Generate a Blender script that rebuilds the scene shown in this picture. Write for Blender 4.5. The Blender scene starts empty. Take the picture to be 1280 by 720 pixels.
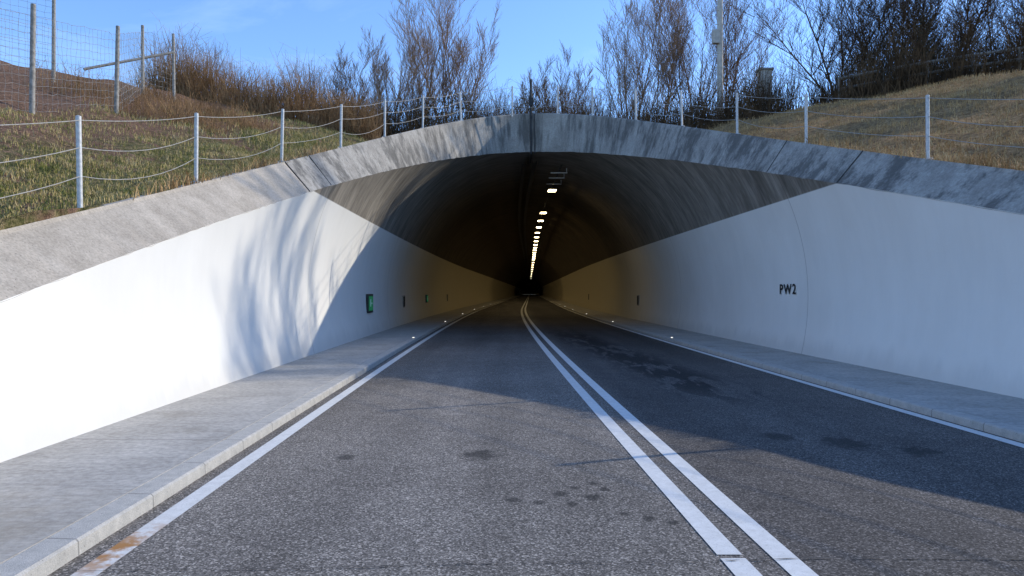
import bpy, math, random
import numpy as np
from mathutils import Vector, Matrix
R=random.Random(7); NR=np.random.RandomState(3)
sc=bpy.context.scene
sc.view_settings.view_transform='Standard'; sc.view_settings.look='None'; sc.view_settings.exposure=0

# ---------------------------------------------------------------- node helper
class G:
    def __init__(s,name):
        s.m=bpy.data.materials.new(name); s.m.use_nodes=True; s.t=s.m.node_tree
        s.b=s.t.nodes['Principled BSDF']; s._o=None
    def a(s,ty,ins=None,**pr):
        n=s.t.nodes.new(ty)
        for k,v in pr.items(): setattr(n,k,v)
        for k,v in (ins or {}).items():
            if isinstance(v,bpy.types.NodeSocket): s.t.links.new(v,n.inputs[k])
            else: n.inputs[k].default_value=v
        return n
    def pos(s,scale=(1,1,1)):
        if s._o is None: s._o=s.a('ShaderNodeTexCoord').outputs['Object']
        if scale==(1,1,1): return s._o
        return s.a('ShaderNodeMapping',{'Vector':s._o,'Scale':scale}).outputs[0]
    def xyz(s):
        return s.a('ShaderNodeSeparateXYZ',{0:s.pos()}).outputs
    def noise(s,scale,detail=4,rough=.55,sc=(1,1,1),dist=0):
        detail=min(detail,2 if scale>12 else 4)
        return s.a('ShaderNodeTexNoise',{'Vector':s.pos(sc),'Scale':scale,'Detail':detail,'Roughness':rough,'Distortion':dist}).outputs[0]
    def vor(s,scale,out='Distance',sc=(1,1,1)):
        return s.a('ShaderNodeTexVoronoi',{'Vector':s.pos(sc),'Scale':scale}).outputs[out]
    def ramp(s,f,st):
        n=s.a('ShaderNodeValToRGB',{0:f}); e=n.color_ramp.elements
        while len(e)<len(st): e.new(.5)
        for i,(p,c) in enumerate(st):
            e[i].position=p
            if not isinstance(c,tuple): c=(c,c,c)
            e[i].color=(*c,1)
        return n.outputs[0]
    def mix(s,f,a,b,mode='MIX'):
        f2=f
        n=s.a('ShaderNodeMixRGB',blend_type=mode)
        for k,v in ((0,f2),(1,a),(2,b)):
            if isinstance(v,bpy.types.NodeSocket): s.t.links.new(v,n.inputs[k])
            elif k==0: n.inputs[0].default_value=v
            else: n.inputs[k].default_value=(*v,1) if isinstance(v,tuple) else (v,v,v,1)
        return n.outputs[0]
    def ma(s,op,a,b=0.,c=None,clamp=False):
        d={0:a,1:b}
        if c is not None: d[2]=c
        n=s.a('ShaderNodeMath',d,operation=op); n.use_clamp=clamp
        return n.outputs[0]
    def mr(s,v,a,b,c=0.,d=1.):
        n=s.a('ShaderNodeMapRange',{0:v,1:a,2:b,3:c,4:d},interpolation_type='SMOOTHSTEP'); return n.outputs[0]
    def col(s,c,rough=.8,bump=None,bs=.3,bd=.02,spec=.3,metal=0.):
        for k,v in (('Base Color',c),('Roughness',rough),('Specular IOR Level',spec),('Metallic',metal)):
            if isinstance(v,bpy.types.NodeSocket): s.t.links.new(v,s.b.inputs[k])
            else: s.b.inputs[k].default_value=(*v,1) if isinstance(v,tuple) else v
        if bump is not None:
            n=s.a('ShaderNodeBump',{'Height':bump,'Strength':bs,'Distance':bd})
            s.t.links.new(n.outputs[0],s.b.inputs['Normal'])
        return s.m

def simple(name,c1,c2,scale=8,rough=.7,metal=0,bs=.2,spec=.3,bump=True):
    g=G(name); n=g.noise(scale,2)
    return g.col(g.mix(g.ramp(n,[(.35,0.),(.65,1.)]),c1,c2),rough,n if bump else None,bs,spec=spec,metal=metal)

# ---------------------------------------------------------------- road axis
RC=1250.
VEND=470
def cen(v):
    x=1.6-.035*v
    if v>0:
        if v<75: x+=v*v/(2*RC)
        else:
            x+=75*75/(2*RC)+(v-75)*75/RC
    return x
def smooth(a,b,x):
    t=max(0.,min(1.,(x-a)/(b-a))); return t*t*(3-2*t)

def newobj(name,verts,faces,mat,smoothf=False,parent=None):
    me=bpy.data.meshes.new(name); me.from_pydata(verts,[],faces); me.update()
    o=bpy.data.objects.new(name,me); sc.collection.objects.link(o)
    if mat: me.materials.append(mat)
    if smoothf:
        me.polygons.foreach_set('use_smooth',[True]*len(me.polygons))
    if parent: o.parent=parent
    return o
def empty(name,parent=None):
    o=bpy.data.objects.new(name,None); sc.collection.objects.link(o)
    o.empty_display_size=.3
    if parent: o.parent=parent
    return o
def grid(P):
    nr=len(P); nc=len(P[0]); vs=[p for r in P for p in r]
    fs=[(i*nc+j,i*nc+j+1,(i+1)*nc+j+1,(i+1)*nc+j) for i in range(nr-1) for j in range(nc-1)]
    return vs,fs
def sweep(name,prof,vs,mat,smoothf=False,parent=None):
    P=[[(cen(v)+u,v,h) for u,h in prof] for v in vs]
    v_,f=grid(P); return newobj(name,v_,f,mat,smoothf,parent)
def tubes(S,ns=4):
    S=np.array(S,dtype=float)  # p0(3) p1(3) r0 r1
    p0,p1,r0,r1=S[:,:3],S[:,3:6],S[:,6],S[:,7]
    d=p1-p0; d/=np.linalg.norm(d,axis=1)[:,None]+1e-9
    ref=np.where(np.abs(d[:,2:3])>.9,np.array([[1.,0,0]]),np.array([[0,0,1.]]))
    U=np.cross(d,ref); U/=np.linalg.norm(U,axis=1)[:,None]+1e-9; V=np.cross(d,U)
    n=len(S); out=np.zeros((n,2*ns,3))
    for k in range(ns):
        a=2*math.pi*k/ns; w=math.cos(a)*U+math.sin(a)*V
        out[:,k]=p0+w*r0[:,None]; out[:,ns+k]=p1+w*r1[:,None]
    base=(np.arange(n)*2*ns)[:,None]
    F=[]
    for k in range(ns):
        k2=(k+1)%ns
        F.append(np.concatenate([base+k,base+k2,base+ns+k2,base+ns+k],axis=1))
    return out.reshape(-1,3).tolist(), np.concatenate(F).tolist()
def tubeobj(name,S,mat,ns=4,parent=None):
    v,f=tubes(S,ns); return newobj(name,v,f,mat,True,parent)
def box(name,c,s,mat,parent=None,rotz=0,bev=0,rx=0):
    x,y,z=[q/2 for q in s]
    vs=[(a*x,b*y,d*z) for a in(-1,1) for b in(-1,1) for d in(-1,1)]
    fs=[(0,1,3,2),(4,6,7,5),(0,4,5,1),(2,3,7,6),(0,2,6,4),(1,5,7,3)]
    o=newobj(name,vs,fs,mat,False,parent); o.location=c; o.rotation_euler=(rx,0,rotz)
    if bev:
        m=o.modifiers.new('b','BEVEL'); m.width=bev; m.segments=2
    return o

# ---------------------------------------------------------------- materials
def m_asphalt():
    g=G('asphalt'); X,Y,Z=g.xyz()
    big=g.noise(.35,4,.6); mid=g.noise(3,4,.65); fine=g.noise(75,2,.7)
    c=g.ramp(g.ma('MULTIPLY_ADD',mid,.4,g.ma('MULTIPLY',big,.6)),[(.35,(.165,.145,.123)),(.68,(.255,.226,.192))])
    sp=g.vor(95,'Color'); spv=g.a('ShaderNodeSeparateColor',{0:sp}).outputs[0]
    c=g.mix(1.,c,g.ramp(spv,[(0.,.35),(.45,.8),(.8,1.2),(.97,2.4)]),'MULTIPLY')
    c=g.mix(1.,c,g.ramp(fine,[(.3,.62),(.7,1.35)]),'MULTIPLY')
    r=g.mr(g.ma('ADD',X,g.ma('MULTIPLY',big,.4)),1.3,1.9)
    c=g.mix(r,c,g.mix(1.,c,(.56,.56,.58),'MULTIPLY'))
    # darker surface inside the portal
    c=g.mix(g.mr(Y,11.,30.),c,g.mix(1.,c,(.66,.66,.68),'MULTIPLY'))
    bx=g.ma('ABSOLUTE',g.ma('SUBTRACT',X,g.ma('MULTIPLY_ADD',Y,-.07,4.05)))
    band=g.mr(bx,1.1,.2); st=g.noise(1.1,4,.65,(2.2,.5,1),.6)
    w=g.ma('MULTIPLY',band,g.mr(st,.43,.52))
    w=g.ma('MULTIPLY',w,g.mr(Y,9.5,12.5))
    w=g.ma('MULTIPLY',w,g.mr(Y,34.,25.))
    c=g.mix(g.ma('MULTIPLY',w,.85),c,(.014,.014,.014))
    wob=g.noise(6,4,.7)
    tot=None
    for (sx,sy,sr) in [(-.31,7.18,.22),(-1.62,7.1,.13),(.02,5.62,.085),(.2,5.55,.06),(.38,5.78,.08),(.5,5.95,.065),(.62,5.7,.09),(.75,5.9,.065),(.45,5.5,.065),(.8,5.25,.055),(.95,5.15,.065),(.66,6.1,.065),(1.1,5.05,.05),(3.5,7.75,.33),(2.9,8.1,.22),(4.05,7.35,.25)]:
        dx=g.ma('SUBTRACT',X,sx); dy=g.ma('MULTIPLY',g.ma('SUBTRACT',Y,sy),.8)
        d=g.ma('SQRT',g.ma('ADD',g.ma('MULTIPLY',dx,dx),g.ma('MULTIPLY',dy,dy)))
        d=g.ma('ADD',d,g.ma('MULTIPLY',g.ma('SUBTRACT',wob,.5),sr*1.8))
        q=g.mr(d,sr,sr*.35)
        tot=q if tot is None else g.ma('MAXIMUM',tot,q)
    c=g.mix(g.ma('MULTIPLY',tot,.7),c,(.025,.024,.022))
    tw=g.noise(.9,3,.5,(1.2,.06,1))
    c=g.mix(1.,c,g.ramp(tw,[(.35,.8),(.65,1.14)]),'MULTIPLY')
    h=g.ma('ADD',fine,spv)
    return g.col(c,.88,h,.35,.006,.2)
M_as=m_asphalt()
def m_paint():
    g=G('road_paint'); X,Y,Z=g.xyz()
    n=g.noise(11.9,4,.7); f=g.noise(90,2,.7)
    c=g.mix(g.ramp(n,[(.3,0.),(.7,1.)]),(.64,.62,.57),(.8,.78,.73))
    c=g.mix(g.ma('MULTIPLY',g.mr(f,.58,.7),.55),c,(.28,.26,.23))
    d=g.ma('ABSOLUTE',g.ma('SUBTRACT',Y,4.6)); m=g.ma('MULTIPLY',g.mr(d,.75,.05),g.mr(X,0,-1))
    m=g.ma('MULTIPLY',m,g.mr(g.noise(5,4,.7),.38,.6))
    c=g.mix(m,c,(.42,.2,.06))
    return g.col(c,.7,f,.2,.004)
M_pt=m_paint()
def m_conc(name,c1,c2,scale=2.,rough=.85,streak=0.,joint=0,brush=False,pits=.15):
    g=G(name); X,Y,Z=g.xyz()
    a=g.noise(scale,4,.65); b=g.noise(scale*14,4,.7)
    c=g.mix(g.ramp(a,[(.3,0.),(.7,1.)]),c1,c2)
    c=g.mix(1.,c,g.ramp(b,[(.3,.78),(.7,1.14)]),'MULTIPLY')
    h=g.ma('ADD',a,b)
    if streak:
        s=g.noise(2.6,4,.75,(1,1,.06)); q=g.noise(.7,3,.6)
        c=g.mix(g.ma('MULTIPLY',g.mr(g.ma('MULTIPLY_ADD',q,.5,g.ma('MULTIPLY',s,.6)),.5,.66),streak),c,(.06,.055,.047))
        s2=g.noise(5.,4,.7,(1,1,.05)); c=g.mix(g.ma('MULTIPLY',g.ramp(s2,[(.56,0.),(.7,1.)]),streak*.5),c,(.52,.49,.44))
    if brush:
        br=g.noise(11.9,4,.7,(.12,4.,1)); c=g.mix(1.,c,g.ramp(br,[(.3,.8),(.7,1.12)]),'MULTIPLY'); h=g.ma('ADD',h,br)
        st=g.noise(.8,4,.7); c=g.mix(g.ma('MULTIPLY',g.mr(st,.54,.68),.35),c,(.22,.195,.15))
        tn=g.ma('MULTIPLY',g.mr(g.ma('ADD',Y,g.ma('MULTIPLY',st,4.)),8.2,6.),g.mr(X,-2.4,-3.4)); c=g.mix(g.ma('MULTIPLY',tn,.45),c,(.36,.28,.17))
    if joint:
        fr=g.ma('FRACT',g.ma('DIVIDE',Y,joint)); d=g.ma('ABSOLUTE',g.ma('SUBTRACT',fr,.5))
        c=g.mix(g.ma('MULTIPLY',g.ma('LESS_THAN',d,.008/joint),.5),c,(.05,.05,.05))
    if pits:
        v=g.vor(18); c=g.mix(g.ma('MULTIPLY',g.mr(v,.14,.05),pits),c,(.08,.075,.07))
    return g.col(c,rough,h,.4,.01)
M_walk=m_conc('walk_concrete',(.38,.355,.315),(.51,.48,.43),1.2,brush=True,joint=5.)
M_kerb=m_conc('kerb_granite',(.4,.38,.34),(.54,.51,.455),9,joint=1.0,pits=.5)
M_collar=m_conc('collar_concrete',(.28,.252,.212),(.48,.44,.375),1.4,streak=.75,pits=.4)
M_collarL=m_conc('wing_concrete',(.37,.315,.245),(.54,.465,.37),2.2,pits=.9)
M_joint_shadow=simple('sealant_and_shadow',(.05,.045,.04),(.08,.075,.07))  # collar joint sealant; also colours the painted shadow line on the road
def m_lining():
    g=G('tunnel_lining'); X,Y,Z=g.xyz()
    a=g.noise(.5,4,.6); b=g.noise(1.6,4,.7,(.4,1.,.25)); f=g.noise(30,2,.6)
    w=g.mix(g.ramp(a,[(.3,0.),(.7,1.)]),(.83,.795,.725),(.88,.85,.785))
    w=g.mix(1.,w,g.ramp(b,[(.3,.955),(.7,1.01)]),'MULTIPLY')
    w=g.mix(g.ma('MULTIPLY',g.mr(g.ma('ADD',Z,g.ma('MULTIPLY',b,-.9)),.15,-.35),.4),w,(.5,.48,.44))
    w=g.mix(g.ma('MULTIPLY',g.mr(Y,26.,50.),.75),w,(.56,.47,.27))  # warm lamp light painted into the white band, yellower further in
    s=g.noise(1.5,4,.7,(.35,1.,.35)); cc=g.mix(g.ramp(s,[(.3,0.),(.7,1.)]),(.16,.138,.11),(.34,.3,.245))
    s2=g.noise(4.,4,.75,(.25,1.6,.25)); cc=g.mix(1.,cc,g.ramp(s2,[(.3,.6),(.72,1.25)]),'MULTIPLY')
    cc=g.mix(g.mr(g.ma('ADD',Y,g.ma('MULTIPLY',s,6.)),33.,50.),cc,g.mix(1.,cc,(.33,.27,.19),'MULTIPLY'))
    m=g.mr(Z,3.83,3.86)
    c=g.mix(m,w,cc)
    fr=g.ma('FRACT',g.ma('DIVIDE',g.ma('SUBTRACT',Y,17.8-6.25),12.5))
    d=g.ma('ABSOLUTE',g.ma('SUBTRACT',fr,.5))
    j=g.mr(d,.0018,.0008)
    c=g.mix(g.ma('MULTIPLY',j,.6),c,g.mix(1.,c,(.45,.43,.4),'MULTIPLY'))
    h=g.ma('MULTIPLY_ADD',j,-2.,f)
    return g.col(c,g.mix(m,.5,.85),h,.1,.015,.25)
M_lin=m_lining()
def m_hill():
    g=G('hillside_grass'); X,Y,Z=g.xyz()
    a=g.noise(.8,4,.7); b=g.noise(7,4,.75); f=g.noise(40,2,.7)
    gr=g.ramp(b,[(.32,(.06,.062,.02)),(.48,(.14,.125,.045)),(.6,(.27,.205,.10)),(.75,(.38,.285,.155))])
    ea=g.ramp(b,[(.3,(.11,.06,.035)),(.7,(.36,.215,.135))])
    e=g.mr(g.ma('ADD',X,g.ma('MULTIPLY',g.ma('SUBTRACT',a,.5),4.)),-7.8,-9.2)
    e=g.ma('MAXIMUM',e,g.mr(a,.5,.62))
    c=g.mix(e,gr,ea)
    rd=g.mr(X,4.5,7.5); c=g.mix(rd,c,g.mix(.8,g.ramp(b,[(.3,(.14,.082,.036)),(.52,(.42,.255,.115)),(.75,(.62,.4,.2))]),g.ramp(a,[(.35,.6),(.7,1.25)]),'MULTIPLY'))
    c=g.mix(1.,c,g.ramp(f,[(.3,.6),(.7,1.35)]),'MULTIPLY')
    return g.col(c,.95,g.ma('ADD',g.ma('MULTIPLY',b,2.),f),.8,.08,.1)
M_hill=m_hill()
M_ground=simple('ground_soil',(.07,.07,.03),(.14,.11,.06),.6,.95,spec=.1)
M_steel=simple('galvanised_steel',(.5,.49,.47),(.64,.63,.6),20,.5,metal=.2)
M_pole=simple('weathered_post',(.24,.22,.185),(.4,.365,.315),12,.85)
M_polel=simple('pale_mast_concrete',(.5,.45,.38),(.62,.57,.49),6,.85)
M_wire=simple('wire',(.36,.33,.28),(.48,.44,.38),20,.5,metal=.3,bump=False)
M_dark=simple('dark_metal',(.025,.025,.025),(.05,.05,.05),12,.6)
M_bark=simple('bark',(.14,.08,.044),(.29,.175,.1),2,.9,spec=.1,bump=False)
M_bark2=simple('bark_pale',(.22,.132,.076),(.42,.27,.16),2,.9,spec=.1,bump=False)
M_barkd=simple('bark_dark',(.06,.037,.022),(.14,.088,.05),2,.9,spec=.1,bump=False)
M_reed=simple('dry_stems',(.19,.108,.05),(.45,.27,.13),1.2,.9,spec=.1,bump=False)
M_brush=simple('brush_stems',(.065,.041,.023),(.19,.115,.06),1.2,.9,spec=.1,bump=False)
M_black=simple('black_paint',(.015,.015,.015),(.03,.03,.03),bump=False)
def blade_mat(name,st):
    g=G(name); a=g.noise(2.2,3,.7); b=g.noise(35,2,.6)
    return g.col(g.ramp(g.ma('ADD',g.ma('MULTIPLY',a,.55),g.ma('MULTIPLY',b,.45)),st),.8,spec=.15)
M_gr=blade_mat('grass_blades',[(.36,(.1,.135,.022)),(.46,(.23,.215,.055)),(.52,(.44,.33,.14)),(.64,(.6,.46,.24))])
M_gd=blade_mat('dry_grass_blades',[(.36,(.22,.125,.05)),(.48,(.42,.255,.11)),(.56,(.58,.38,.175)),(.68,(.7,.49,.25))])
def emis(name,c,s):
    m=bpy.data.materials.new(name); m.use_nodes=True; b=m.node_tree.nodes['Principled BSDF']
    b.inputs['Base Color'].default_value=(*[q*.5 for q in c],1)
    b.inputs['Emission Color'].default_value=(*c,1); b.inputs['Emission Strength'].default_value=s
    return m
M_lamp=emis('lamp_glass',(1.,.78,.42),32.)
M_green=emis('exit_sign_green',(.02,.36,.14),.22)
M_mark=emis('marker_light',(1.,.95,.8),1.5)
M_white=simple('sign_white',(.7,.72,.7),(.78,.8,.78),bump=False)

# ---------------------------------------------------------------- road & pavements
vs=list(np.arange(-60,0,3.))+list(np.arange(0,80,1.))+list(np.arange(80,VEND+1,6.))
newobj('ground',[(-3000,-3000,-.3),(3000,-3000,-.3),(3000,3000,-.3),(-3000,3000,-.3)],[(0,1,2,3)],M_ground)
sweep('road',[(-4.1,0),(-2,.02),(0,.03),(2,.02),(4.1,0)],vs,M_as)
def rz(u): return .03-.0075*abs(u) if abs(u)<4 else 0
for n,u in (('edge_line',-3.87),('edge_line',3.95),):
    o=sweep('road_edge_line',[(u-.075,rz(u-.075)+.005),(u+.075,rz(u+.075)+.005)],vs,M_pt)
P=empty('road_centre_line')
for u in (-.155,.155):
    segs=[(-60,4.36 if u<0 else 3.2),(4.42 if u<0 else 3.24,VEND)]
    for a,b in segs:
        vv=[a]+[q for q in vs if a<q<b]+[b]
        sweep('stripe',[(u-.075,.034),(u+.075,.034)],vv,M_pt,parent=P)
Pt=[]; 
for i in range(160):
    u=-4.0+8*i/159; y=4.33+.03*u+.015*math.sin(u*3)+R.uniform(-.006,.006)
    w=max(.001,.003+R.uniform(-.004,.004))
    z=rz(u)+.011
    Pt.append([(cen(4.3)+u,y-w,z),(cen(4.3)+u,y+w,z)])
v_,f_=grid(Pt); newobj('road_shadow_line',v_,f_,M_joint_shadow)  # dark strip painting a thin cast shadow across the road
for s in (-1,1):
    prof=[(4.08,-.02),(4.085,.085),(4.10,.10),(4.275,.105)]
    if s<0: prof=[(-a,b) for a,b in prof][::-1]
    sweep('kerb',prof,vs,M_kerb)
    prof=[(4.275,.0),(4.283,.085),(4.29,.102),(6.7,.115)]
    if s<0: prof=[(-a,b) for a,b in prof][::-1]
    sweep('pavement',prof,vs,M_walk)

# ---------------------------------------------------------------- tunnel lining
RR=6.02; ZC=1.5
def vcut(u,h):
    v=10.
    for _ in range(12): v=(h-.05-.025*(cen(v)+u-1.1))/.24
    return v
phi0=math.asin(-ZC/RR)
NPH=120
phis=[phi0+(math.pi-2*phi0)*i/NPH for i in range(NPH+1)]
rt=[(i/90)**1.8 for i in range(91)]; cols=[]
for ph in phis:
    u=-RR*math.cos(ph); h=ZC+RR*math.sin(ph); v0=max(-1,vcut(u,h))
    cols.append([(cen(v0+(VEND-v0)*t)+u,v0+(VEND-v0)*t,h) for t in rt])
tun=empty('tunnel_portal')
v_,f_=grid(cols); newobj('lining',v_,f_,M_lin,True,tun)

def outp(ph):
    c=math.cos(ph); s=math.sin(ph)
    u=-RR*c; h=ZC+RR*s; v=vcut(u,h)
    sg=-1 if c>0 else 1
    uo=-6.64*c if s>0 else sg*6.64
    up=.5+1.15*max(0,s)**2
    return u,h,v,uo,h+up,v
rng=random.Random(2)
def collar(name,pa,pb,mat,n=80):
    rows=[]
    for i in range(n+1):
        ph=pa+(pb-pa)*i/n
        u,h,v,uo,ho,vo=outp(ph); c=math.cos(ph); s=max(0,math.sin(ph))
        sg=-1 if c>0 else 1
        du=sg*.22*abs(c); dv=.4*s
        X0=cen(v)
        rag=rng.uniform(-.012,.012)
        rows.append([(X0+u-.03*c,v+.3*s+.02,h+.03*s),
                     (X0+u-sg*.004,v-.012,h-.01+rag),
                     (X0+uo-sg*.03,vo+.12*s,ho-.05),
                     (X0+uo,vo+.15*s,ho),
                     (X0+uo+du,vo+dv+.12*s,ho),
                     (X0+uo+du,vo+dv+.12*s,ho-1.15*s-.2)])
    v_,f_=grid(rows); return newobj(name,v_,f_,mat,False,tun)
d2r=math.radians
collar('wing',phi0+.02,d2r(22.4),M_collarL)
collar('collar',d2r(22.5),math.pi-phi0-.02,M_collar,160)
for a in (22.45,26.,180-30.5,180-23.):
    u,h,v,uo,ho,vo=outp(d2r(a)); X0=cen(v); s=math.sin(d2r(a))
    t=.016
    tubeobj('collar_joint',[(X0+u,v-.005,h,X0+uo,vo+.13*s,ho,t,t)],M_joint_shadow,5,tun)
u,h,v,uo,ho,vo=outp(math.pi/2)
cx=cen(v)-.1
con=empty('cable_conduit')
tubeobj('pipe',[(cx,v-.07,7.42,cx,v-.02,8.9,.035,.035),(cx,v-.02,8.9,cx,v-.05,10.55,.05,.05),
                (cx+.16,v-.06,7.42,cx+.16,v,9.1,.018,.018)],M_dark,8,con)
box('clamp_box',(cx,v-.1,9.6),(.18,.14,.3),M_dark,con)
tubeobj('bend',[(cx,v-.07,7.42,cx,v+1.5,7.32,.04,.04)],M_dark,8,con)

# ---------------------------------------------------------------- hillside
def hn(x,y):
    return .10*math.sin(x*.9+1.3*math.sin(y*.5))*math.cos(y*.7)+.05*math.sin(x*2.3+y*1.7)+.035*math.sin(x*5.1-y*3.3)*math.sin(y*4.1)
def H(u,v):
    X=cen(v)+u
    au=abs(u)-6.64
    p=.56+.24*v+.025*(X-1.1)
    r=.28*max(0,au-.5)
    if u>0: r=.21*max(0,au-.8)
    r*=smooth(-40,-5,v)
    h=p+r
    cap=10.+1.7*smooth(6,13,abs(u))
    if u>0: cap-=.35*smooth(8,16,u)
    k=.8
    h=-k*math.log(math.exp(-min(h,60)/k)+math.exp(-cap/k)) if h<60 else cap
    k=.25; h=k*math.log(math.exp(min(h,60)/k)+math.exp(.15/k)) if h<15 else h
    h+=hn(X,v)*smooth(0,1.5,au if au>0 else 1.5)*1.0+ (.03)
    h*=1-smooth(150,200,abs(u)); h*=1-smooth(440,500,v)
    return h
V=[];F=[]
def addg(P):
    v_,f_=grid(P); b=len(V); V.extend(v_); F.extend([tuple(q+b for q in f) for f in f_])
vr=list(np.arange(-150,-4,6.))+list(np.arange(-4,48,.4))+list(np.arange(48,90,2.))+list(np.arange(90,501,15.))
ur=[6.64,6.7,6.8]+list(np.arange(7.,22,.4))+list(np.arange(22,40,2.))+[50,70,100,140,155,170,185,200]
for s in (-1,1):
    addg([[(cen(v)+s*u,v,H(s*u,v)) for v in vr] for u in ur])
P=[]
for i in range(101):
    ph=math.pi*i/100
    u,h,v,uo,ho,vo=outp(ph); v0=vo+.3*math.sin(ph)
    col=[(cen(v0)+uo,v0,H(uo,v0)-.12)]
    for t in range(61):
        vv=v0+(60-v0)*t/60; col.append((cen(vv)+uo,vv,H(uo,vv)))
    for vv in (80,120,200,300,380,440,450,460,470,480,490,500): col.append((cen(vv)+uo,vv,H(uo,vv)))
    P.append(col)
addg(P)
newobj('hillside',V,F,M_hill,True)

# ---------------------------------------------------------------- grass
def blades(name,spots,mat,hmin,hmax,w):
    n=len(spots); S=np.array(spots)
    ang=NR.uniform(0,2*math.pi,n); L=NR.uniform(hmin,hmax,n); ln=NR.uniform(.1,.9,n)*L
    la=NR.uniform(0,2*math.pi,n)
    dx=np.cos(ang)*w/2; dy=np.sin(ang)*w/2
    a=S+np.stack([-dx,-dy,-.02+0*dx],1); b=S+np.stack([dx,dy,-.02+0*dx],1)
    m1=S+np.stack([ln*.35*np.cos(la)-dx*.7,ln*.35*np.sin(la)-dy*.7,L*.6],1)
    m2=S+np.stack([ln*.35*np.cos(la)+dx*.7,ln*.35*np.sin(la)+dy*.7,L*.6],1)
    t=S+np.stack([ln*np.cos(la),ln*np.sin(la),L*.9],1)
    vs=np.stack([a,b,m2,m1,t],1).reshape(-1,3)
    bs=np.arange(n)*5
    f=[(int(i),int(i)+1,int(i)+2,int(i)+3) for i in bs]+[(int(i)+3,int(i)+2,int(i)+4) for i in bs]
    return newobj(name,vs.tolist(),f,mat)
def spots(n,ul,uh,vl,vh,clump=4,sp=.12,keep=None):
    o=[]
    while len(o)<n:
        u=R.uniform(ul,uh); v=vl+(vh-vl)*R.random()
        if keep and not keep(u,v): continue
        for _ in range(clump):
            uu=u+R.gauss(0,sp); vv=v+R.gauss(0,sp)
            if abs(uu)<6.66: continue
            o.append((cen(vv)+uu,vv,H(uu,vv)))
    return o
def patch(u,v): return .5+.5*math.sin(u*1.9+1.7*math.sin(v*.8))*math.sin(v*1.3+u)
blades('grass',spots(26000,-12,-6.62,4,20,6,.12,lambda u,v: R.random()<(.2+.8*patch(u,v))*(1. if u>-8.6 else .22)),M_gr,.04,.14,.012)
blades('grass',spots(8000,-12.5,-5,20,34,6,.2,lambda u,v: R.random()<patch(u,v)*(1. if u>-9 else .4)),M_gr,.06,.22,.018)
blades('dry_grass',spots(28000,6.66,19,8,36,7,.16,lambda u,v: R.random()<.1+.9*patch(u,v)),M_gd,.05,.2,.02)
o=[]
for _ in range(7000):
    ph=math.radians(R.uniform(8,172)); u,h,v,uo,ho,vo=outp(ph); vv=vo+.6*math.sin(ph)+abs(R.gauss(0,1.6))
    o.append((cen(vv)+uo,vv,H(uo,vv)))
blades('dry_grass',o,M_gd,.1,.35,.02)

# ---------------------------------------------------------------- cable fence on collar
def onside(vq,side):
    lo,hi=(phi0,math.pi/2)
    for _ in range(40):
        m=(lo+hi)/2; ph=m if side<0 else math.pi-m
        if outp(ph)[5]<vq: lo=m
        else: hi=m
    ph=(lo+hi)/2; ph=ph if side<0 else math.pi-ph
    u,h,v,uo,ho,vo=outp(ph); c=abs(math.cos(ph)); s=max(0,math.sin(ph))
    return Vector((cen(v)+uo+side*.1*c,vo+.3*s,ho))
fen=empty('cable_fence')
pts=[onside(q,-1) for q in (1.6,5.4,9.2,12.4,16.2,19.9,23.2,26.2,28.9)]
pts+= [Vector((cen(30.5)-.9,30.95,9.05))]
ptsR=[onside(q,1) for q in (2.,5.8,9.6,13.4,17.5,20.8,24.,26.9,29.4)][::-1]
pts+=[Vector((cen(30.5)+1.0,31.05,9.1))]+ptsR
S=[];C=[]
for i,p in enumerate(pts):
    lean=Vector((R.gauss(0,.014),R.gauss(0,.014),0))
    top=p+lean+Vector((0,0,1.17))
    S.append((p.x,p.y,p.z-.1,top.x,top.y,top.z,.034,.034))
    S.append((top.x,top.y,top.z,top.x,top.y,top.z+.012,.034,.004))
    S.append((p.x,p.y,p.z,p.x,p.y,p.z+.012,.09,.09))
tubeobj('posts',S,M_steel,10,fen)
for a,b in zip(pts[:-1],pts[1:]):
    for hh,sag in ((1.12,.05),(.78,.09),(.42,.12)):
        sg=sag*R.uniform(.5,1.5); pr=None
        for k in range(9):
            t=k/8; q=a.lerp(b,t)+Vector((0,0,hh-sg*4*t*(1-t)))
            if pr is not None: C.append((*pr,*q,.0065,.0065))
            pr=q
tubeobj('cables',C,M_wire,5,fen)

# ---------------------------------------------------------------- wire mesh fence (left embankment)
def gp(X,Y):
    return Vector((X,Y,H(X-cen(Y),Y)))
wf=empty('wire_mesh_fence')
A=[gp(-11.8,9.5),gp(-11.4,13.2),gp(-11.05,17.),gp(-11.1,20.7),gp(-13.3,26.6),gp(-12.9,28.2)]
S=[];
hts=[2.4,2.4,2.5,2.45,2.45,2.6]
for p,hh in zip(A,hts):
    S.append((p.x,p.y,p.z-.3,p.x+R.gauss(0,.04),p.y,p.z+hh,.065,.055))
B=[gp(-14.9,24.),gp(-18.5,23.),gp(-22.5,22.5)]
for p in B: S.append((p.x,p.y,p.z-.3,p.x,p.y,p.z+2.9,.065,.055))
p=A[4]; S.append((p.x-1.9,p.y-.4,p.z+.75,A[5].x,A[5].y,A[5].z+1.9,.05,.05))
tubeobj('posts',S,M_pole,8,wf)
W=[]
def mesh(a,b,ht,cell=.2,r=.0045):
    n=max(2,int((b-a).length/cell)); m=int(ht/ .2)
    off=[[Vector((R.gauss(0,.012),R.gauss(0,.012),R.gauss(0,.012))) for _ in range(m+1)] for _ in range(n+1)]
    g_=[[a.lerp(b,i/n)+Vector((0,0,.02+ht*j/m))+off[i][j] for j in range(m+1)] for i in range(n+1)]
    for i in range(n+1):
        for j in range(m+1):
            if i<n: W.append((*g_[i][j],*g_[i+1][j],r,r))
            if j<m: W.append((*g_[i][j],*g_[i][j+1],r*.8,r*.8))
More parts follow.
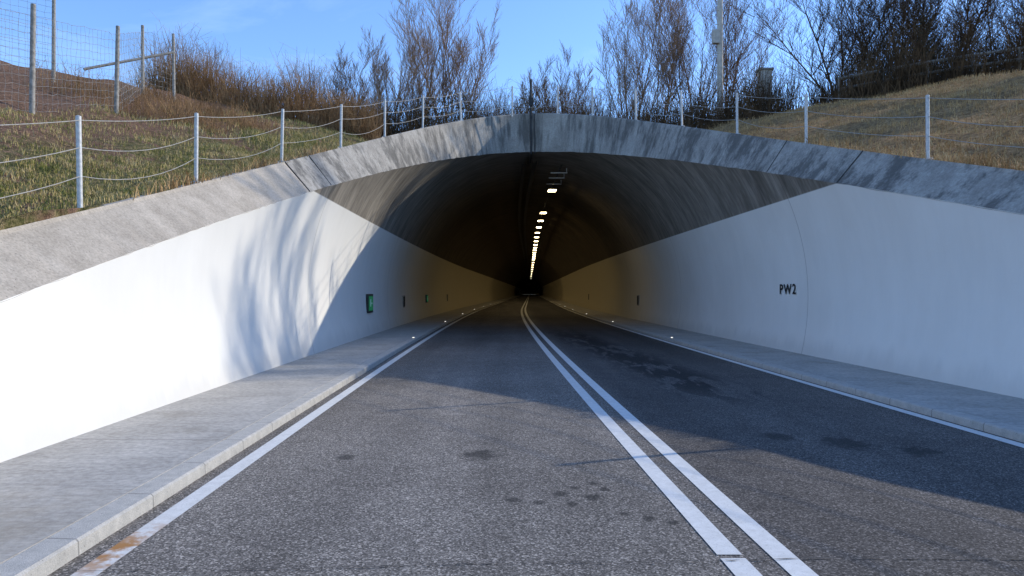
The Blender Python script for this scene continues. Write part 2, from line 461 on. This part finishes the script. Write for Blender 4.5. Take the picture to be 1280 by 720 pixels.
for i in range(len(A)-1): mesh(A[i],A[i+1],2.2)
for i in range(len(B)-1): mesh(B[i],B[i+1],2.6,.25)
tubeobj('mesh_wires',W,M_wire,3,wf)

# ---------------------------------------------------------------- bare trees and brush
def tree_segs(base,height,rnd,stems=1,spread=.25,levels=3,dens=.95,r0=.055,side=.55,tw=.005):
    S=[]
    st=[]
    for i in range(stems):
        a=rnd.uniform(0,2*math.pi); sp=spread*rnd.uniform(.3,1.)
        st.append((Vector(base)+Vector((math.cos(a),math.sin(a),0))*.25*(stems>1),Vector((math.cos(a)*sp,math.sin(a)*sp,1)).normalized(),height*rnd.uniform(.65,1.05),r0*rnd.uniform(.6,1.1),0))
    while st:
        p,d,L,r,lv=st.pop()
        n=[9,6,4,3][lv]; 
        for k in range(n):
            t=k/n
            d=(d+Vector((rnd.gauss(0,.07),rnd.gauss(0,.07),rnd.gauss(.05,.04)))).normalized()
            q=p+d*(L/n); ra=r*(1-t)**.8+tw*.6; rb=r*(1-(k+1)/n)**.8+tw*.6
            S.append((*p,*q,ra,rb))
            if lv<levels and (lv>0 or t>.1):
                nc=[1.9,1.4,1.0][lv]*dens; nc=int(nc)+(rnd.random()<nc-int(nc))
                for _ in range(nc):
                    a=rnd.uniform(0,2*math.pi); ax=Vector((math.cos(a),math.sin(a),rnd.uniform(.0,.5)))
                    nd=(d*rnd.uniform(.7,1.)+ax*side*rnd.uniform(.6,1.2)).normalized()
                    nl=L*(rnd.uniform(.28,.48) if lv==0 else rnd.uniform(.45,.7))*(1-t*.5)
                    st.append((q.copy(),nd,nl,max(tw,rb*.5),lv+1))
            p=q
    return S
def tree(X,Y,height,mat,name='bare_tree',**k):
    b=gp(X,Y); sg=tree_segs((b.x,b.y,b.z-.2),height,random.Random(int(X*31+Y*7)),**k)
    tubeobj(name,sg,mat,3)
tree(-6.6,40,6.0,M_bark2,stems=5,spread=.35)
tree(-4.9,42,8.6,M_bark2,stems=5,spread=.28)
tree(-3.3,41,8.6,M_bark2,stems=6,spread=.32)
tree(-9.2,41,4.4,M_bark,stems=4,spread=.4,r0=.04)
tree(1.5,42,4.8,M_bark,stems=6,spread=.5,r0=.04)
tree(3.2,44,5.0,M_bark,stems=5,spread=.5,r0=.04)
tree(6.7,41,7.5,M_bark2,stems=6,spread=.32)
tree(8.4,42,9.5,M_bark2,stems=5,spread=.28)
tree(10.2,42,9.0,M_bark,stems=6,spread=.3)
tree(12.6,43,8.0,M_bark,stems=5,spread=.35)
tree(17.0,38,7.0,M_barkd,stems=6,spread=.7,dens=1.15,r0=.07,side=.8)
tree(19.2,37,7.5,M_barkd,stems=7,spread=.75,dens=1.15,r0=.09,side=.8)
tree(22.,38,8.5,M_barkd,stems=7,spread=.7,dens=1.15,r0=.09,side=.8)
tree(24.8,37,8.5,M_barkd,stems=6,spread=.7,dens=1.15,r0=.09,side=.8)
# tree beyond the right edge of view: it throws the branch shadow on the left wall
tree(27.9,28.3,9.2,M_bark,stems=8,spread=.3,r0=.035,dens=1.1,tw=.007)
def brush(name,n,xl,xh,yl,yh,hl,hh,mat,twigs=3,r=.011):
    S=[]
    for _ in range(n):
        X=R.uniform(xl,xh); Y=R.uniform(yl,yh); b=gp(X,Y)
        env=.65+.35*math.sin(X*1.3+2*math.sin(X*.45))*math.sin(X*3.1+1)
        L=R.uniform(hl,hh)*env
        d=Vector((R.gauss(0,.22),R.gauss(0,.22),1)).normalized(); p=b-Vector((0,0,.1))
        q=p+d*L*.55; e=(d+Vector((R.gauss(0,.25),R.gauss(0,.25),-.05))).normalized(); w=q+e*L*.45
        S.append((*p,*q,r,r*.8)); S.append((*q,*w,r*.8,r*.3))
        for _ in range(twigs):
            t=R.uniform(.25,1); s0=p.lerp(q,t) if R.random()<.5 else q.lerp(w,t)
            tt=s0+Vector((R.gauss(0,.3),R.gauss(0,.3),R.uniform(.05,.5)))*L*.35
            S.append((*s0,*tt,r*.5,r*.25))
    tubeobj(name,S,mat,3)
brush('dry_reeds',3800,-17,-6.,33,37,1.4,3.6,M_reed,2)
brush('brush_thicket',3000,-10,2,35,40,1.4,3.6,M_brush,3)
brush('brush_thicket',3000,2,14,35,40,1.2,3.8,M_brush,3)
brush('brush_thicket',4200,15.,28,33,39,1.4,4.8,M_brush,4,.013)
brush('bramble',1800,-14,-8.5,21,28,.3,1.2,M_reed,3,.009)
def leaves(name,n,xl,xh,yl,yh,hh,mat,s=.07):
    vs=[];fs=[]
    for _ in range(n):
        X=R.uniform(xl,xh); Y=R.uniform(yl,yh); b=gp(X,Y)
        env=.5+.5*math.sin(X*1.1+1.5*math.sin(X*.6))
        c=b+Vector((0,0,hh*env*R.random()**1.4))
        a=Vector((R.gauss(0,1),R.gauss(0,1),R.gauss(0,1))).normalized(); bb=a.orthogonal().normalized()
        i=len(vs); w=s*R.uniform(.5,1.3)
        vs+= [c-a*w,c+bb*w*.5,c+a*w,c-bb*w*.5]; fs.append((i,i+1,i+2,i+3))
    newobj(name,vs,fs,mat)
M_leaf=simple('dark_leaves',(.03,.033,.014),(.10,.07,.032),2,.8,spec=.2,bump=False)
leaves('thicket_foliage',16000,-9,14,36,40,2.6,M_leaf)
leaves('thicket_foliage',22000,15.5,28,34,39,4.2,M_leaf)

# ---------------------------------------------------------------- mast, box, railing on the crest
b=gp(10.85,38.5); ms=empty('utility_mast')
S=[(b.x,b.y,b.z-.3,b.x,b.y,b.z+11,.17,.13)]
for k in range(9):
    z=b.z+3+k*.75; S.append((b.x-.28,b.y-.1,z,b.x+.28,b.y-.1,z,.02,.02))
tubeobj('pole',S,M_polel,8,ms)
box('cable_box',(b.x-.25,b.y-.1,b.z+4.6),(.35,.3,.7),M_polel,ms)
b=gp(13.,38); kb=empty('concrete_cabinet')
box('body',(b.x,b.y,b.z+1.1),(.6,.5,2.4),M_polel,kb,bev=.03); box('cap',(b.x,b.y,b.z+2.34),(.74,.62,.1),M_pole,kb)
rl=empty('wooden_railing'); S=[]; prev=None
for k in range(9):
    q=gp(15.5+k*1.9,35.-k*.35)
    S.append((q.x,q.y,q.z-.2,q.x,q.y,q.z+1.2+k*.1,.06,.055))
    if prev is not None:
        for hh in (1.15,.65): S.append((prev.x,prev.y,prev.z+hh+(k-1)*.1,q.x,q.y,q.z+hh+k*.1,.07,.07))
    prev=q
tubeobj('rails',S,M_pole,6,rl)

# ---------------------------------------------------------------- tunnel equipment
lampv=[39,50]+[50+5.6*k for k in range(1,14)]+[134,146,160,176,195,220,250,290]
for i,v in enumerate(lampv):
    e=empty('tunnel_lamp'); X=cen(v)+1.27-max(0,(v-60)*.002)
    box('housing',(X,v,7.02),(.5,.95,.12),M_dark,e,bev=.02)
    newobj('lens',[(X-.2,v-.42,6.945),(X-.2,v+.42,6.945),(X+.2,v+.42,6.945),(X+.2,v-.42,6.945)],[(0,1,2,3)],M_lamp,False,e)
    for dy in (-.35,.35):
        box('bracket',(X,v+dy,7.15),(.04,.04,.2),M_steel,e)
tr=empty('cable_tray')
vv=[q for q in vs if q>31.5]
for u,h in ((-.35,7.3),(.1,7.33)):
    pr=[(u-.09,h),(u-.09,h-.14),(u+.09,h-.14),(u+.09,h)]
    sweep('tray',pr,vv,M_dark,parent=tr)
sweep('lamp_conduit',[(1.24,7.16),(1.24,7.11),(1.30,7.11),(1.30,7.16)],vv,M_dark,parent=tr)
for v in (33.5,35.,37):
    box('hanger',(cen(v)+1.25,v,7.0),(.75,.05,.05),M_steel,tr)
    box('hanger_rod',(cen(v)+1.6,v,7.1),(.03,.03,.22),M_steel,tr)
def wallx(v,h,side,ins=0.): return cen(v)+side*(math.sqrt(RR*RR-(h-ZC)**2)-ins)
for v in (26.,44.5):
    e=empty('emergency_exit_sign'); h=1.2
    x=wallx(v,h,-1,.03); k=1. if v<30 else .7
    box('frame',(x,v,h),(.12,.9*k,.66*k),M_dark,e,bev=.015)
    box('panel',(x+.063,v,h),(.01,.7*k,.5*k),M_green,e)
    box('figure',(x+.071,v-.08,h+.02),(.006,.14*k,.26*k),M_white,e); box('arrow',(x+.071,v+.15,h),(.006,.16*k,.06*k),M_white,e)
for v,s in ((35.,-1),(40.,1),(68.,1),(58.,-1)):
    e=empty('niche_box'); h=1.15; x=wallx(v,h,s,.01)
    box('frame',(x,v,h),(.07,.6,.56),M_pole,e,bev=.01); box('door',(x-s*.036,v,h),(.012,.5,.46),M_black,e)
for v in (24,37,50,63,76,89):
    for s in (-1,1):
        e=empty('kerb_marker_light'); x=cen(v)+s*4.18
        box('base',(x,v,.125),(.12,.14,.04),M_steel,e,bev=.01); box('lens',(x,v-.074,.13),(.06,.006,.022),M_mark,e)
# PW2 lettering
cu=bpy.data.curves.new('tunnel_lettering','FONT'); cu.body='PW2'; cu.size=.36; cu.space_character=1.25; cu.extrude=.002; cu.offset=.006
cu.align_x='CENTER'; cu.align_y='CENTER'
t=bpy.data.objects.new('tunnel_lettering',cu); sc.collection.objects.link(t)
yy=19.0; hh=1.66; xx=wallx(yy,hh,1,.022)
dv=Vector((.02,-1,0)).normalized()
Mx=Matrix(((dv.x,0,dv.y,xx),(dv.y,0,-dv.x,yy),(0,1,0,hh),(0,0,0,1)))
t.matrix_world=Mx @ Matrix.Diagonal((1.3,1,1,1)); cu.materials.append(M_black)

# ---------------------------------------------------------------- light
el=math.radians(27.4); az=math.radians(68.7)
sd=Vector((math.sin(az)*math.cos(el),math.cos(az)*math.cos(el),math.sin(el)))
L=bpy.data.lights.new('sun','SUN'); L.energy=3.6; L.angle=math.radians(.5); L.color=(1.,.93,.80)
lo=bpy.data.objects.new('sun',L); sc.collection.objects.link(lo); lo.rotation_euler=sd.to_track_quat('Z','Y').to_euler()
w=bpy.data.worlds.new('World'); sc.world=w; w.use_nodes=True; nt=w.node_tree
sky=nt.nodes.new('ShaderNodeTexSky'); sky.sky_type='NISHITA'; sky.sun_disc=False
sky.sun_elevation=el; sky.sun_rotation=az; sky.air_density=1.; sky.dust_density=.1; sky.ozone_density=2.6
bg=nt.nodes['Background']; bg.inputs[1].default_value=.15
tc=nt.nodes.new('ShaderNodeTexCoord'); mp=nt.nodes.new('ShaderNodeMapping'); mp.inputs['Scale'].default_value=(1.2,1.,5.); mp.inputs['Rotation'].default_value=(.2,.35,.3)
no=nt.nodes.new('ShaderNodeTexNoise'); no.inputs['Scale'].default_value=2.6; no.inputs['Detail'].default_value=6; no.inputs['Roughness'].default_value=.6; no.inputs['Distortion'].default_value=.5
rp=nt.nodes.new('ShaderNodeValToRGB'); rp.color_ramp.elements[0].position=.57; rp.color_ramp.elements[1].position=.87
rp.color_ramp.elements[1].color=(1.4,1.5,1.6,1)
ad=nt.nodes.new('ShaderNodeMixRGB'); ad.blend_type='ADD'; ad.inputs[0].default_value=1.
mu=nt.nodes.new('ShaderNodeMixRGB'); mu.blend_type='MULTIPLY'; mu.inputs[0].default_value=1.; mu.inputs[2].default_value=(1.25,1.5,1.9,1)
lk=nt.links.new
lk(tc.outputs['Generated'],mp.inputs[0]); lk(mp.outputs[0],no.inputs[0]); lk(no.outputs[0],rp.inputs[0])
lk(sky.outputs[0],mu.inputs[1]); lk(mu.outputs[0],ad.inputs[1]); lk(rp.outputs[0],ad.inputs[2]); lk(ad.outputs[0],bg.inputs[0])

# ---------------------------------------------------------------- camera
cam=bpy.data.cameras.new('camera'); cam.lens=26; cam.sensor_width=36; cam.clip_end=6000; cam.clip_start=.05
co=bpy.data.objects.new('camera',cam); sc.collection.objects.link(co); co.location=(0,0,1.6)
co.rotation_euler=(math.radians(90.31),0,0); sc.camera=co
